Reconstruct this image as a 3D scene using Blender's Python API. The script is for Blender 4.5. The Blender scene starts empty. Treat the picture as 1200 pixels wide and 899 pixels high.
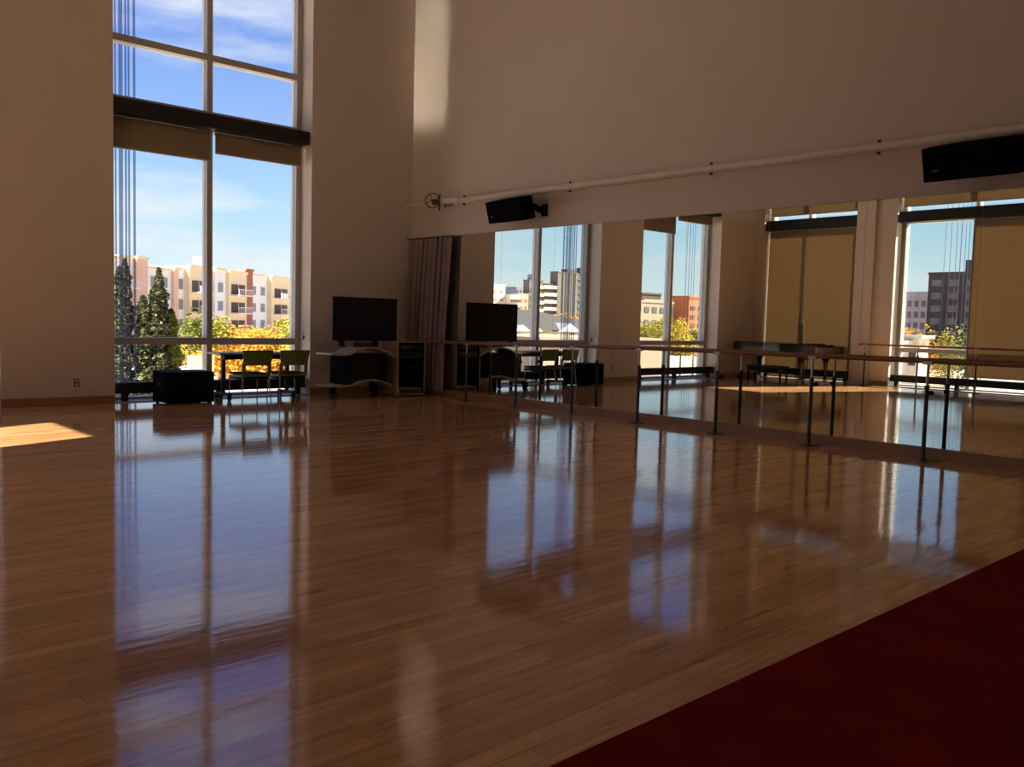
import bpy, bmesh, math, random
from mathutils import Vector, Matrix
random.seed(7)
PI = math.pi
sc = bpy.context.scene
COL = sc.collection

# ------------------------------------------------------------------ room sizes
XM, D, XL, YF = 9.693, 13.29, -1.90, -4.0     # mirror wall, back wall, left wall, wall behind
CEIL = 7.4

# ------------------------------------------------------------------ materials
def mat(name, col, rough=.6, metal=0., spec=.5, noise=0., nscale=8., bump=0., bscale=200., coat=0., sheen=0.):
    m = bpy.data.materials.new(name); m.use_nodes = True
    nt = m.node_tree; b = nt.nodes['Principled BSDF']
    b.inputs['Base Color'].default_value = (*col, 1)
    b.inputs['Roughness'].default_value = rough
    b.inputs['Metallic'].default_value = metal
    b.inputs['Specular IOR Level'].default_value = spec
    b.inputs['Coat Weight'].default_value = coat
    b.inputs['Sheen Weight'].default_value = sheen
    if noise or bump:
        tc = nt.nodes.new('ShaderNodeTexCoord')
    if noise:
        n = nt.nodes.new('ShaderNodeTexNoise'); n.inputs['Scale'].default_value = nscale; n.inputs['Detail'].default_value = 5
        nt.links.new(tc.outputs['Object'], n.inputs['Vector'])
        r = nt.nodes.new('ShaderNodeValToRGB')
        r.color_ramp.elements[0].position = .3; r.color_ramp.elements[1].position = .7
        r.color_ramp.elements[0].color = (*[c*(1-noise) for c in col], 1)
        r.color_ramp.elements[1].color = (*[min(1, c*(1+noise)) for c in col], 1)
        nt.links.new(n.outputs['Fac'], r.inputs['Fac']); nt.links.new(r.outputs['Color'], b.inputs['Base Color'])
    if bump:
        n2 = nt.nodes.new('ShaderNodeTexNoise'); n2.inputs['Scale'].default_value = bscale
        nt.links.new(tc.outputs['Object'], n2.inputs['Vector'])
        bp = nt.nodes.new('ShaderNodeBump'); bp.inputs['Strength'].default_value = bump; bp.inputs['Distance'].default_value = .002
        nt.links.new(n2.outputs['Fac'], bp.inputs['Height']); nt.links.new(bp.outputs['Normal'], b.inputs['Normal'])
    return m

def floor_material():
    m = bpy.data.materials.new('maple_strip_floor'); m.use_nodes = True
    nt = m.node_tree; b = nt.nodes['Principled BSDF']; N = nt.nodes.new; Lk = nt.links.new
    tc = N('ShaderNodeTexCoord')
    br = N('ShaderNodeTexBrick'); br.offset = .37; br.offset_frequency = 2
    br.inputs['Scale'].default_value = 1; br.inputs['Brick Width'].default_value = .95; br.inputs['Row Height'].default_value = .08
    br.inputs['Mortar Size'].default_value = .0012; br.inputs['Mortar Smooth'].default_value = .3; br.inputs['Bias'].default_value = 0
    br.inputs['Color1'].default_value = (.78, .45, .225, 1); br.inputs['Color2'].default_value = (.55, .29, .135, 1)
    br.inputs['Mortar'].default_value = (.22, .10, .04, 1)
    Lk(tc.outputs['Object'], br.inputs['Vector'])
    # long grain streaks, stretched along the strips
    mp = N('ShaderNodeMapping'); mp.inputs['Scale'].default_value = (.9, 16, 1)
    Lk(tc.outputs['Object'], mp.inputs['Vector'])
    n = N('ShaderNodeTexNoise'); n.inputs['Scale'].default_value = 1.6; n.inputs['Detail'].default_value = 6; n.inputs['Roughness'].default_value = .65
    Lk(mp.outputs['Vector'], n.inputs['Vector'])
    r = N('ShaderNodeValToRGB'); r.color_ramp.elements[0].position = .36; r.color_ramp.elements[1].position = .62
    r.color_ramp.elements[0].color = (.70, .64, .58, 1); r.color_ramp.elements[1].color = (1.06, 1.05, 1.04, 1)
    Lk(n.outputs['Fac'], r.inputs['Fac'])
    mx = N('ShaderNodeMixRGB'); mx.blend_type = 'MULTIPLY'; mx.inputs['Fac'].default_value = .85
    # short dark mineral streaks scattered over single boards
    mp3 = N('ShaderNodeMapping'); mp3.inputs['Scale'].default_value = (2.6, 21, 1); mp3.inputs['Location'].default_value = (3, 7, 0)
    Lk(tc.outputs['Object'], mp3.inputs['Vector'])
    n3 = N('ShaderNodeTexNoise'); n3.inputs['Scale'].default_value = 1.; n3.inputs['Detail'].default_value = 3
    Lk(mp3.outputs['Vector'], n3.inputs['Vector'])
    r3 = N('ShaderNodeValToRGB'); r3.color_ramp.elements[0].position = .62; r3.color_ramp.elements[1].position = .74
    r3.color_ramp.elements[0].color = (1, 1, 1, 1); r3.color_ramp.elements[1].color = (.50, .40, .32, 1)
    Lk(n3.outputs['Fac'], r3.inputs['Fac'])
    mk = N('ShaderNodeMixRGB'); mk.blend_type = 'MULTIPLY'; mk.inputs['Fac'].default_value = 1
    Lk(br.outputs['Color'], mk.inputs['Color1']); Lk(r3.outputs['Color'], mk.inputs['Color2'])
    Lk(mk.outputs['Color'], mx.inputs['Color1']); Lk(r.outputs['Color'], mx.inputs['Color2'])
    Lk(mx.outputs['Color'], b.inputs['Base Color'])
    # varnish: nearly a mirror, slightly wavy across the strips
    b.inputs['Roughness'].default_value = .075
    b.inputs['Specular IOR Level'].default_value = .85
    mp2 = N('ShaderNodeMapping'); mp2.inputs['Scale'].default_value = (2.2, 12.5, 1)
    Lk(tc.outputs['Object'], mp2.inputs['Vector'])
    n2 = N('ShaderNodeTexNoise'); n2.inputs['Scale'].default_value = 1.; n2.inputs['Detail'].default_value = 2
    Lk(mp2.outputs['Vector'], n2.inputs['Vector'])
    bp = N('ShaderNodeBump'); bp.inputs['Strength'].default_value = .35; bp.inputs['Distance'].default_value = .0017
    Lk(n2.outputs['Fac'], bp.inputs['Height']); Lk(bp.outputs['Normal'], b.inputs['Normal'])
    return m

def glass_material():
    m = bpy.data.materials.new('window_glass'); m.use_nodes = True
    nt = m.node_tree; nt.nodes.clear(); N = nt.nodes.new
    o = N('ShaderNodeOutputMaterial'); mx = N('ShaderNodeMixShader')
    t = N('ShaderNodeBsdfTransparent'); t.inputs['Color'].default_value = (.95, .97, .97, 1)
    g = N('ShaderNodeBsdfGlossy'); g.inputs['Roughness'].default_value = 0
    # Schlick reflectance that is the same from both sides of the thin pane
    ge = N('ShaderNodeNewGeometry'); dp = N('ShaderNodeVectorMath'); dp.operation = 'DOT_PRODUCT'
    nt.links.new(ge.outputs['Normal'], dp.inputs[0]); nt.links.new(ge.outputs['Incoming'], dp.inputs[1])
    def mth(op, a, b_=None):
        k = N('ShaderNodeMath'); k.operation = op
        for i, v in enumerate((a, b_)):
            if v is None: continue
            if isinstance(v, (int, float)): k.inputs[i].default_value = v
            else: nt.links.new(v, k.inputs[i])
        return k.outputs[0]
    f1 = mth('SUBTRACT', 1.0, mth('ABSOLUTE', dp.outputs['Value']))
    f2 = mth('ADD', mth('MULTIPLY', mth('POWER', f1, 5.0), .96), .04)
    nt.links.new(f2, mx.inputs[0]); nt.links.new(t.outputs[0], mx.inputs[1]); nt.links.new(g.outputs[0], mx.inputs[2])
    nt.links.new(mx.outputs[0], o.inputs['Surface'])
    return m

def shade_material():
    m = bpy.data.materials.new('roller_shade_fabric'); m.use_nodes = True
    nt = m.node_tree; nt.nodes.clear(); N = nt.nodes.new
    o = N('ShaderNodeOutputMaterial'); mx = N('ShaderNodeMixShader'); mx.inputs[0].default_value = .19
    d = N('ShaderNodeBsdfDiffuse'); d.inputs['Color'].default_value = (.25, .205, .145, 1)
    t = N('ShaderNodeBsdfTranslucent'); t.inputs['Color'].default_value = (.68, .50, .32, 1)
    tc = N('ShaderNodeTexCoord'); w = N('ShaderNodeTexNoise'); w.inputs['Scale'].default_value = 60
    nt.links.new(tc.outputs['Object'], w.inputs['Vector'])
    bp = N('ShaderNodeBump'); bp.inputs['Strength'].default_value = .2; bp.inputs['Distance'].default_value = .002
    nt.links.new(w.outputs['Fac'], bp.inputs['Height']); nt.links.new(bp.outputs['Normal'], d.inputs['Normal'])
    nt.links.new(d.outputs[0], mx.inputs[1]); nt.links.new(t.outputs[0], mx.inputs[2])
    nt.links.new(mx.outputs[0], o.inputs['Surface'])
    return m

def leaf_material(name, c1, c2, c3):
    m = bpy.data.materials.new(name); m.use_nodes = True
    nt = m.node_tree; b = nt.nodes['Principled BSDF']; N = nt.nodes.new
    b.inputs['Roughness'].default_value = .7; b.inputs['Specular IOR Level'].default_value = .2
    g = N('ShaderNodeNewGeometry'); r = N('ShaderNodeValToRGB')
    e = r.color_ramp.elements; e[0].color = (*c1, 1); e[1].color = (*c3, 1)
    k = e.new(.5); k.color = (*c2, 1)
    nt.links.new(g.outputs['Random Per Island'], r.inputs['Fac']); nt.links.new(r.outputs['Color'], b.inputs['Base Color'])
    t = N('ShaderNodeBsdfTranslucent'); nt.links.new(r.outputs['Color'], t.inputs['Color'])
    mx = N('ShaderNodeMixShader'); mx.inputs[0].default_value = .3
    o = [n for n in nt.nodes if n.type == 'OUTPUT_MATERIAL'][0]
    nt.links.new(b.outputs[0], mx.inputs[1]); nt.links.new(t.outputs[0], mx.inputs[2]); nt.links.new(mx.outputs[0], o.inputs['Surface'])
    return m

def cord_material():
    m = bpy.data.materials.new('clear_blue_grey_line'); m.use_nodes = True
    nt = m.node_tree; nt.nodes.clear(); N = nt.nodes.new
    o = N('ShaderNodeOutputMaterial'); mx = N('ShaderNodeMixShader'); mx.inputs[0].default_value = .38
    t = N('ShaderNodeBsdfTransparent'); t.inputs['Color'].default_value = (.80, .84, .95, 1)
    d = N('ShaderNodeBsdfDiffuse'); d.inputs['Color'].default_value = (.22, .27, .40, 1)
    nt.links.new(t.outputs[0], mx.inputs[1]); nt.links.new(d.outputs[0], mx.inputs[2]); nt.links.new(mx.outputs[0], o.inputs['Surface'])
    return m

M = dict(
    wall=mat('painted_plaster', (.69, .605, .54), .75, spec=.25, noise=.02, nscale=1.5, bump=.08, bscale=300),
    ceiling=mat('ceiling_paint', (.80, .74, .68), .85, spec=.1, noise=.02),
    floor=floor_material(),
    carpet=mat('dark_red_carpet', (.20, .006, .009), .95, spec=.05, noise=.18, nscale=3, bump=.6, bscale=500),
    baseboard=mat('maple_baseboard', (.33, .19, .10), .5, noise=.12, nscale=4),
    alu=mat('anodised_aluminium', (.46, .44, .42), .5, metal=.15, noise=.02),
    alu_out=mat('skylit_aluminium', (.68, .70, .72), .55, noise=.02),  # paler than the inner frame: sky light on the mullion sides put into colour
    black=mat('black_painted_steel', (.010, .010, .012), .6, noise=.1),
    blackplastic=mat('black_plastic', (.009, .009, .010), .6, spec=.25, noise=.1),
    speaker=mat('black_textured_cabinet', (.003, .003, .0035), .9, spec=.05, noise=.2, nscale=60, bump=.4, bscale=400),
    grille=mat('black_metal_grille', (.0035, .0035, .004), .85, spec=.06, noise=.3, nscale=200),
    silver=mat('brushed_steel', (.55, .54, .52), .35, metal=.9, noise=.04),
    darksteel=mat('dark_grey_steel', (.07, .075, .075), .45, metal=.5, noise=.1),
    barwood=mat('varnished_bar_wood', (.28, .11, .05), .35, noise=.15, nscale=5),
    pipe=mat('white_painted_pipe', (.76, .68, .60), .45, noise=.02),
    rust=mat('dark_red_iron', (.09, .035, .018), .6, noise=.2),
    chrome=mat('chrome', (.7, .68, .62), .2, metal=1., noise=.02),
    green=mat('olive_green_plastic', (.115, .155, .018), .45, noise=.05),
    seatpad=mat('dark_brown_upholstery', (.022, .016, .010), .95, spec=.03, noise=.1),
    tabletop=mat('grey_laminate', (.33, .32, .31), .4, noise=.04),
    screen=mat('dark_screen_glass', (.008, .009, .012), .12, noise=.05),
    shelfgrey=mat('silver_laminate', (.42, .38, .34), .4, noise=.04),
    rackwood=mat('birch_veneer', (.34, .22, .12), .5, noise=.12, nscale=6),
    curtain=mat('mauve_grey_curtain', (.27, .205, .20), .9, spec=.1, noise=.08, nscale=3, sheen=.2),
    box=mat('black_painted_plywood', (.006, .006, .010), .85, spec=.04, noise=.15, nscale=20),
    outlet=mat('brown_outlet_plate', (.13, .08, .05), .5, noise=.05),
    piano=mat('black_lacquer', (.008, .008, .008), .15, noise=.05),
    pianowood=mat('brown_key_lid', (.06, .030, .016), .3, noise=.1),
    ivory=mat('ivory_keys', (.6, .56, .48), .3, noise=.02),
    glass=glass_material(), shade=shade_material(),
    cord=cord_material(),
    beamlight=mat('pale_roller_tube', (.7, .7, .66), .4, noise=.02),
    ground=mat('pale_concrete_ground', (.50, .42, .34), .9, noise=.15, nscale=.1),
    lawn=mat('dry_grass', (.20, .17, .06), .95, noise=.3, nscale=.3),
    bark=mat('grey_bark', (.12, .09, .06), .9, noise=.3, nscale=10),
)
mm = bpy.data.materials.new('mirror_glass'); mm.use_nodes = True
_b = mm.node_tree.nodes['Principled BSDF']; _b.inputs['Metallic'].default_value = 1; _b.inputs['Roughness'].default_value = 0.0
_b.inputs['Base Color'].default_value = (.80, .82, .78, 1); M['mirror'] = mm

# ------------------------------------------------------------------ mesh helpers
def box(bm, x0, x1, y0, y1, z0, z1):
    x0, x1 = sorted((x0, x1)); y0, y1 = sorted((y0, y1)); z0, z1 = sorted((z0, z1))
    v = [bm.verts.new((x, y, z)) for z in (z0, z1) for y in (y0, y1) for x in (x0, x1)]
    for f in ((0, 2, 3, 1), (4, 5, 7, 6), (0, 1, 5, 4), (2, 6, 7, 3), (0, 4, 6, 2), (1, 3, 7, 5)):
        bm.faces.new([v[i] for i in f])
    return v

def frame_of(d):
    d = d.normalized(); a = Vector((0, 0, 1)) if abs(d.z) < .9 else Vector((1, 0, 0))
    s = d.cross(a).normalized(); return s, d.cross(s).normalized()

def tube(bm, pts, r, n=12, closed=False):
    pts = [Vector(p) for p in pts]; rr = r if isinstance(r, (list, tuple)) else [r]*len(pts)
    rings = []; m = len(pts); s = t = None
    for i, p in enumerate(pts):
        if closed: d = pts[(i+1) % m]-pts[i-1]
        else: d = pts[min(i+1, m-1)]-pts[max(i-1, 0)]
        if s is None: s, t = frame_of(d)
        else:
            d.normalize(); s = (s-d*s.dot(d)).normalized(); t = d.cross(s).normalized()
        rings.append([bm.verts.new(p+s*math.cos(2*PI*k/n)*rr[i]+t*math.sin(2*PI*k/n)*rr[i]) for k in range(n)])
    for i in range(m if closed else m-1):
        a, b = rings[i], rings[(i+1) % m]
        for k in range(n):
            bm.faces.new((a[k], a[(k+1) % n], b[(k+1) % n], b[k]))
    if not closed:
        bm.faces.new(rings[0][::-1]); bm.faces.new(rings[-1])

def prism(bm, poly, to3, a0, a1):
    """poly: 2-D outline; to3(u, v, a) gives the point at depth a"""
    A = [bm.verts.new(to3(u, v, a0)) for u, v in poly]; B = [bm.verts.new(to3(u, v, a1)) for u, v in poly]
    n = len(poly); bm.faces.new(A[::-1]); bm.faces.new(B)
    for i in range(n): bm.faces.new((A[i], A[(i+1) % n], B[(i+1) % n], B[i]))

def obj(name, bm, m, parent=None, bevel=0., smooth=False):
    bmesh.ops.recalc_face_normals(bm, faces=bm.faces)
    me = bpy.data.meshes.new(name); bm.to_mesh(me); bm.free()
    o = bpy.data.objects.new(name, me); COL.objects.link(o)
    me.materials.append(m)
    if smooth:
        for p in me.polygons: p.use_smooth = True
    if bevel:
        b = o.modifiers.new('bevel', 'BEVEL'); b.width = bevel; b.segments = 2; b.limit_method = 'ANGLE'; b.angle_limit = .7
        b.harden_normals = False
    if parent: o.parent = parent
    return o

def B(): return bmesh.new()
def boxes(*bs):
    bm = B()
    for b in bs: box(bm, *b)
    return bm
def tag(o, label, cat, group=None, kind=None):
    if label: o['label'] = label
    if cat: o['category'] = cat
    if group: o['group'] = group
    if kind: o['kind'] = kind
    return o
def thing(name, label, cat, loc=(0, 0, 0), rz=0, group=None):
    o = bpy.data.objects.new(name, None); COL.objects.link(o); o.location = loc; o.rotation_euler = (0, 0, rz)
    o.empty_display_size = .1
    return tag(o, label, cat, group)
def struct(name, bm, m, parent=None, **k):
    o = obj(name, bm, m, parent, **k); o['kind'] = 'structure'; return o
def sroot(name, loc=(0, 0, 0)):
    o = bpy.data.objects.new(name, None); COL.objects.link(o); o.location = loc; o['kind'] = 'structure'; o.empty_display_size = .1
    return o
def copy_tree(o, parent=None):
    c = o.copy(); COL.objects.link(c); c.parent = parent
    for ch in list(o.children): copy_tree(ch, c)
    return c

# ------------------------------------------------------------------ room shell
T = .62      # wall thickness
WIN_B = [(4.45, 7.635), (-.20, 2.98)]                 # openings in the back wall (X)
WIN_L = [(10.50, 13.10), (6.30, 9.50)]                # openings in the left wall (Y)
WTOP = 7.0
struct('floor', boxes((XL-.45, XM+.02, YF-.2, D+.5, -.12, 0)), M['floor'])
bm = B()
for a, b in [(XL-T, -.20), (2.98, 4.45), (7.635, XM+.3)]: box(bm, a, b, D, D+T, -.12, CEIL)
for a, b in WIN_B: box(bm, a, b, D, D+T, WTOP, CEIL)
struct('wall_back', bm, M['wall'])
bm = B()
for a, b in [(YF-.2, 6.30), (9.50, 10.50), (13.10, D)]: box(bm, XL-T, XL, a, b, -.12, CEIL)
for a, b in WIN_L: box(bm, XL-T, XL, a, b, WTOP, CEIL)
box(bm, XL, XL+.09, 9.98, 10.45, 0, CEIL)             # shallow pilaster between the windows
struct('wall_left', bm, M['wall'])
struct('wall_right', boxes((XM+.012, XM+.3, YF-.2, D, -.12, CEIL)), M['wall'])
struct('wall_front', boxes((XL, XM+.01, YF-.2, YF, 0, CEIL)), M['wall'])
struct('ceiling', boxes((XL-T, XM+.3, YF-.2, D+T, CEIL, CEIL+.2)), M['ceiling'])
bm = B()
for a, b in [(XL+.015, -.20), (2.98, 4.45), (7.635, XM-.02)]: box(bm, a, b, D-.018, D, 0, .115)
struct('baseboard_back', bm, M['baseboard'], bevel=.003)
bm = B()
for a, b in [(YF, 6.30), (9.50, 9.98), (13.10, D-.02)]: box(bm, XL, XL+.015, a, b, 0, .115)
struct('baseboard_left', bm, M['baseboard'], bevel=.003)
struct('baseboard_right', boxes((XM-.03, XM+.012, YF, D-.001, 0, .108)), M['baseboard'], bevel=.003)
# thin moulding along the top of the mirrors
struct('trim_1', boxes((XM-.012, XM+.012, .98, D-.001, 2.800, 2.815)), M['wall'])

# ------------------------------------------------------------------ windows
def window(n, P, u0, u1, um, tz=(4.20, 4.50)):
    """P(u,d,z)-> world; d is the depth outwards from the wall face"""
    def bx(bm, ua, ub, da, db, za, zb):
        a = P(ua, da, za); b = P(ub, db, zb); box(bm, a[0], b[0], a[1], b[1], a[2], b[2])
    r = sroot(f'window_{n}', P((u0+u1)/2, .45, 0))
    inv = Matrix.Translation(r.location).inverted()
    def part(name, bm, m, **k):
        o = obj(name, bm, m, r, **k); o.matrix_parent_inverse = inv; return o
    w = .092; d0, d1, dg = .35, .54, .46
    lo, hi = min(u0, u1), max(u0, u1)
    for da, db, mt, nm in ((d0, dg-.006, M['alu'], 'frame'), (dg+.006, d1, M['alu_out'], 'outer_frame')):
        bm = B()
        bx(bm, lo, lo+w, da, db, 0, WTOP); bx(bm, hi-w, hi, da, db, 0, WTOP)
        bx(bm, lo+w, hi-w, da, db, 0, .05); bx(bm, lo+w, hi-w, da, db, WTOP-.1, WTOP)
        bx(bm, um-w/2, um+w/2, da, db, .05, WTOP-.1)
        for za, zb in ((.842, .948), tz, (5.278, 5.380)):
            bx(bm, lo+w, um-w/2, da, db, za, zb); bx(bm, um+w/2, hi-w, da, db, za, zb)
        part(nm, bm, mt, bevel=.004)
    bm = B()
    bx(bm, lo+.02, hi-.02, dg-.004, dg+.004, .03, WTOP-.05)
    part('glass', bm, M['glass'])
    bm = B(); bx(bm, lo, hi, .0, d0, -.001, .012); part('sill', bm, M['alu'])
    return r
Pb = lambda u, d, z: (u, D+d, z)
Pl = lambda u, d, z: (XL-d, u, z)
window(1, Pb, *WIN_B[0], 6.028)
window(2, Pb, *WIN_B[1], 1.37)
window(3, Pl, *WIN_L[0], 11.95, (3.955, 4.22))
window(4, Pl, *WIN_L[1], 7.80, (3.955, 4.22))
def bxP(bm, P, ua, ub, da, db, za, zb):
    a = P(ua, da, za); b = P(ub, db, zb); box(bm, a[0], b[0], a[1], b[1], a[2], b[2])
# black spandrel beams crossing each opening
for k, (P, (a, b)) in enumerate([(Pb, WIN_B[0]), (Pb, WIN_B[1]), (Pl, WIN_L[0]), (Pl, WIN_L[1])]):
    za, zb = (4.185, 4.395) if P is Pb else (3.95, 4.21)
    bm = B(); bxP(bm, P, a+.002, b-.03, .03, .34, za, zb)
    struct(f'trim_{k+2}', bm, M['black'], bevel=.004)

# roller shades: fabric, tube, bottom bar
SH_ALL = []
def shade(P, ua, ub, ztop, zbot, label, d=.25, group=None):
    c = P((ua+ub)/2, d, ztop)
    t = thing('roller_shade', label, 'window shade', c, group=group); inv = Matrix.Translation(c).inverted()
    bm = B(); bxP(bm, P, ua, ub, d, d+.004, zbot+.02, ztop-.02); o = obj('fabric', bm, M['shade'], t); o.matrix_parent_inverse = inv
    bm = B(); bxP(bm, P, ua, ub, d-.008, d+.012, zbot, zbot+.028); o = obj('bottom_bar', bm, M['alu'], t, bevel=.003); o.matrix_parent_inverse = inv
    bm = B(); tube(bm, [P(ua, d+.03, ztop-.03), P(ub, d+.03, ztop-.03)], .026, 14); o = obj('roller_tube', bm, M['beamlight'], t, smooth=False); o.matrix_parent_inverse = inv
    return t
shade(Pb, 4.53, 5.985, 4.185, 3.71, 'brown roller shade drawn partway down the left pane of the tall window')
shade(Pb, 6.07, 7.56, 4.185, 3.84, 'brown roller shade, rolled higher, over the right pane of the tall window')
shade(Pb, 1.42, 2.90, 4.185, 3.60, 'lower of two raised brown shades in the middle reflected window')
shade(Pb, -.12, 1.33, 4.185, 3.95, 'higher of two raised brown shades in the middle reflected window')
shade(Pl, 11.935, 13.055, 3.95, .03, 'tan roller shade fully lowered behind the piano tail in the mirror')
shade(Pl, 10.53, 11.93, 3.95, .03, 'wider tan roller shade fully lowered behind the piano keyboard end in the mirror')
shade(Pl, 6.35, 7.83, 3.95, .32, 'tan roller shade fully lowered beside the clear pane at far right of mirror')
shade(Pl, 10.55, 13.05, 6.98, 4.335, 'tan upper shade above the black beam over the piano window')
shade(Pl, 6.35, 9.45, 6.98, 4.335, 'tan upper shade above the black beam at the far right of the mirror')
# beaded chain
t = thing('beaded_chain', 'thin silver beaded chain with a small weight hanging before the piano window', 'chain', (XL-.2, 11.95, 4.15))
bm = B(); tube(bm, [(0, 0, 0), (0, .0, -2.55)], .0035, 6); obj('chain', bm, M['chrome'], t)
bm = B(); tube(bm, [(0, 0, -2.55), (0, 0, -2.60), (0, 0, -2.66), (0, 0, -2.70)], [.004, .022, .026, .008], 12); obj('weight', bm, M['chrome'], t, smooth=True)

# cables hanging down the outside of the glazing
NC = 0
def cables(P, us, where):
    for i, (u, r) in enumerate(us):
        bm = B(); tube(bm, [P(u, .66, .0), P(u, .66, 7.4)], r, 6)
        o = obj('hanging_cable', bm, M['cord'])
        tag(o, where, 'cable', where.replace('thin dark cable ', 'cables '))
cables(Pb, [(4.565, .012), (4.635, .016), (4.70, .012), (4.775, .030), (4.85, .014), (4.895, .014), (4.975, .018)], 'thin dark cable hanging down outside the left pane of the window behind the black box')
cables(Pb, [(.02, .008), (.12, .007), (.24, .009), (.36, .007), (2.35, .006), (2.62, .007)], 'thin dark cable hanging outside the middle reflected window')
cables(Pl, [(7.98, .008), (8.06, .010), (8.14, .008), (8.24, .012), (8.34, .008), (8.47, .008), (8.60, .007)], 'thin dark cable hanging outside the clear pane in the rightmost reflected window')

# convector heaters along the window feet
def heater(P, ua, ub, label):
    c = P((ua+ub)/2, .12, 0); t = thing('convector_heater', label, 'heater', c); inv = Matrix.Translation(c).inverted()
    def pt(nm, bm, m, **k): o = obj(nm, bm, m, t, **k); o.matrix_parent_inverse = inv
    bm = B(); bxP(bm, P, ua, ub, .03, .22, .125, .285); pt('casing', bm, M['black'], bevel=.006)
    bm = B(); n = int((ub-ua)/.05)
    for k in range(n):
        u = ua+.03+k*(ub-ua-.06)/n; bxP(bm, P, u, u+.028, .05, .20, .284, .290)
    pt('top_grille', bm, M['blackplastic'])
    for u in (ua+.09, (ua+ub)/2, ub-.17):
        bm = B(); bxP(bm, P, u, u+.08, .08, .17, .012, .13); pt('foot', bm, M['black'], bevel=.003)
heater(Pb, 4.50, 7.60, 'long low black convector heater under the window behind the green chairs')
heater(Pb, -.15, 2.93, 'long low black convector heater under the middle reflected window')
heater(Pl, 10.52, 13.06, 'black convector heater on the far side of the piano in the mirror')
heater(Pl, 6.33, 9.47, 'black convector heater under the rightmost reflected window, half behind the tan shade')

# small cleats on the jambs, wall outlet
for x, lab in ((4.4505, 'left'), (7.6345, 'right')):
    s = 1 if lab == 'left' else -1
    t = thing('cord_cleat', f'small dark cord cleat on the {lab} side wall of the tall window recess', 'cleat', (x, D+.2, .97))
    obj('plate', boxes((0, s*.006, -.015, .015, -.03, .03)), M['darksteel'], t)
    obj('horn', boxes((s*.006, s*.02, -.006, .006, -.012, .012), (s*.016, s*.024, -.008, .008, -.035, .035)), M['darksteel'], t)
t = thing('wall_outlet', 'small brown electrical outlet low on the wall left of the tall window', 'outlet', (3.93, D, .312))
obj('plate', boxes((-.036, .036, -.006, 0, -.058, .058)), M['outlet'], t, bevel=.002)
for z in (-.026, .026): obj('socket', boxes((-.017, .017, -.009, -.004, z-.015, z+.015)), M['pipe'], t, bevel=.002)

# ------------------------------------------------------------------ mirrors
MY0, MY1 = 1.0, 13.25
ORD = ['first', 'second', 'third', 'fourth', 'fifth', 'sixth', 'seventh', 'eighth', 'ninth', 'tenth', 'eleventh', 'twelfth']
npan = 10; pw = (MY1-MY0)/npan
for k in range(npan):
    b = MY1-k*pw; a = b-pw
    bm = boxes((XM+.004, XM+.010, a+.0015, b-.0015, .110, 2.798))
    o = obj('mirror_panel', bm, M['mirror'])
    lab = 'tall wall mirror panel tucked behind the grey curtain in the corner' if k == 0 else \
        f'tall frameless wall mirror panel, {ORD[k]} along the wall counting from the curtained corner'
    tag(o, lab, 'mirror', 'mirror panels along the right wall')

# ------------------------------------------------------------------ red carpet
tag(obj('carpet', boxes((XL+.2, XM-.05, YF+.05, 1.79, .001, .010)), M['carpet']), 'dark red carpet covering the floor in the near right corner', 'carpet')

# ------------------------------------------------------------------ ballet barres
def barre(x, s, ys, zs, label, y_end0, y_end1, first_color=None):
    """s: +1 when the wall is on the +X side"""
    t = thing('ballet_barre', label, 'ballet barre', (x, ys[0], 0))
    def L(p): return (p[0]-x, p[1]-ys[0], p[2])
    pts = [(x, y_end0, zs[0]-.003)]+[(x, y, z) for y, z in zip(ys, zs)]+[(x, y_end1, zs[-1]+.002)]
    bm = B(); tube(bm, [L(p) for p in pts], .0235, 16); obj('rail', bm, M['barwood'], t, smooth=False)
    for y, z in zip(ys, zs):
        bm = B(); tube(bm, [L((x, y, .012)), L((x, y, .765))], .021, 14)
        tube(bm, [L((x, y, .745)), L((x, y, .79))], .026, 14)
        p = obj('post', bm, M['darksteel'], t, smooth=False)
        bm = B(); tube(bm, [L((x, y, .79)), L((x, y, z-.03))], .0145, 12); obj('upper_tube', bm, M['silver'], p, smooth=False)
        bm = B(); tube(bm, [L((x+s*.02, y-.01, .71)), L((x+s*.045, y-.015, .71)), L((x+s*.05, y-.016, .71)), L((x+s*.082, y-.02, .71))], [.008, .008, .026, .026], 12)
        obj('knob', bm, M['blackplastic'], p, smooth=False)
        bm = B(); box(bm, *[v for v in (-.012, .012)], y-ys[0]-.055, y-ys[0]+.055, z-.036, z-.018)
        box(bm, -.03, .03, y-ys[0]-.045, y-ys[0]+.045, z-.026, z-.0)
        obj('bracket', bm, M['silver'], p, bevel=.003)
        bm = B(); tube(bm, [L((x, y, 0.001)), L((x, y, .008)), L((x, y, .014)), L((x, y, .03))], [.115, .115, .05, .024], 28)
        obj('base_plate', bm, M['darksteel'], p, smooth=False)
    return t
ys = [11.30, 10.08, 8.87, 7.63, 6.37, 5.09, 3.79, 2.5]
zs = [.955, .975, 1.0, 1.022, 1.03, 1.035, 1.042, 1.048]
barre(9.43, 1, ys, zs, 'long wooden ballet barre on grey posts standing in front of the mirrors', 12.42, 1.3)
barre(-1.62, -1, [9.98, 8.70, 7.41, 6.12], [1.005]*4, 'thin wooden ballet barre along the far window wall, seen only in the mirror', 10.16, 4.9)

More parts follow.
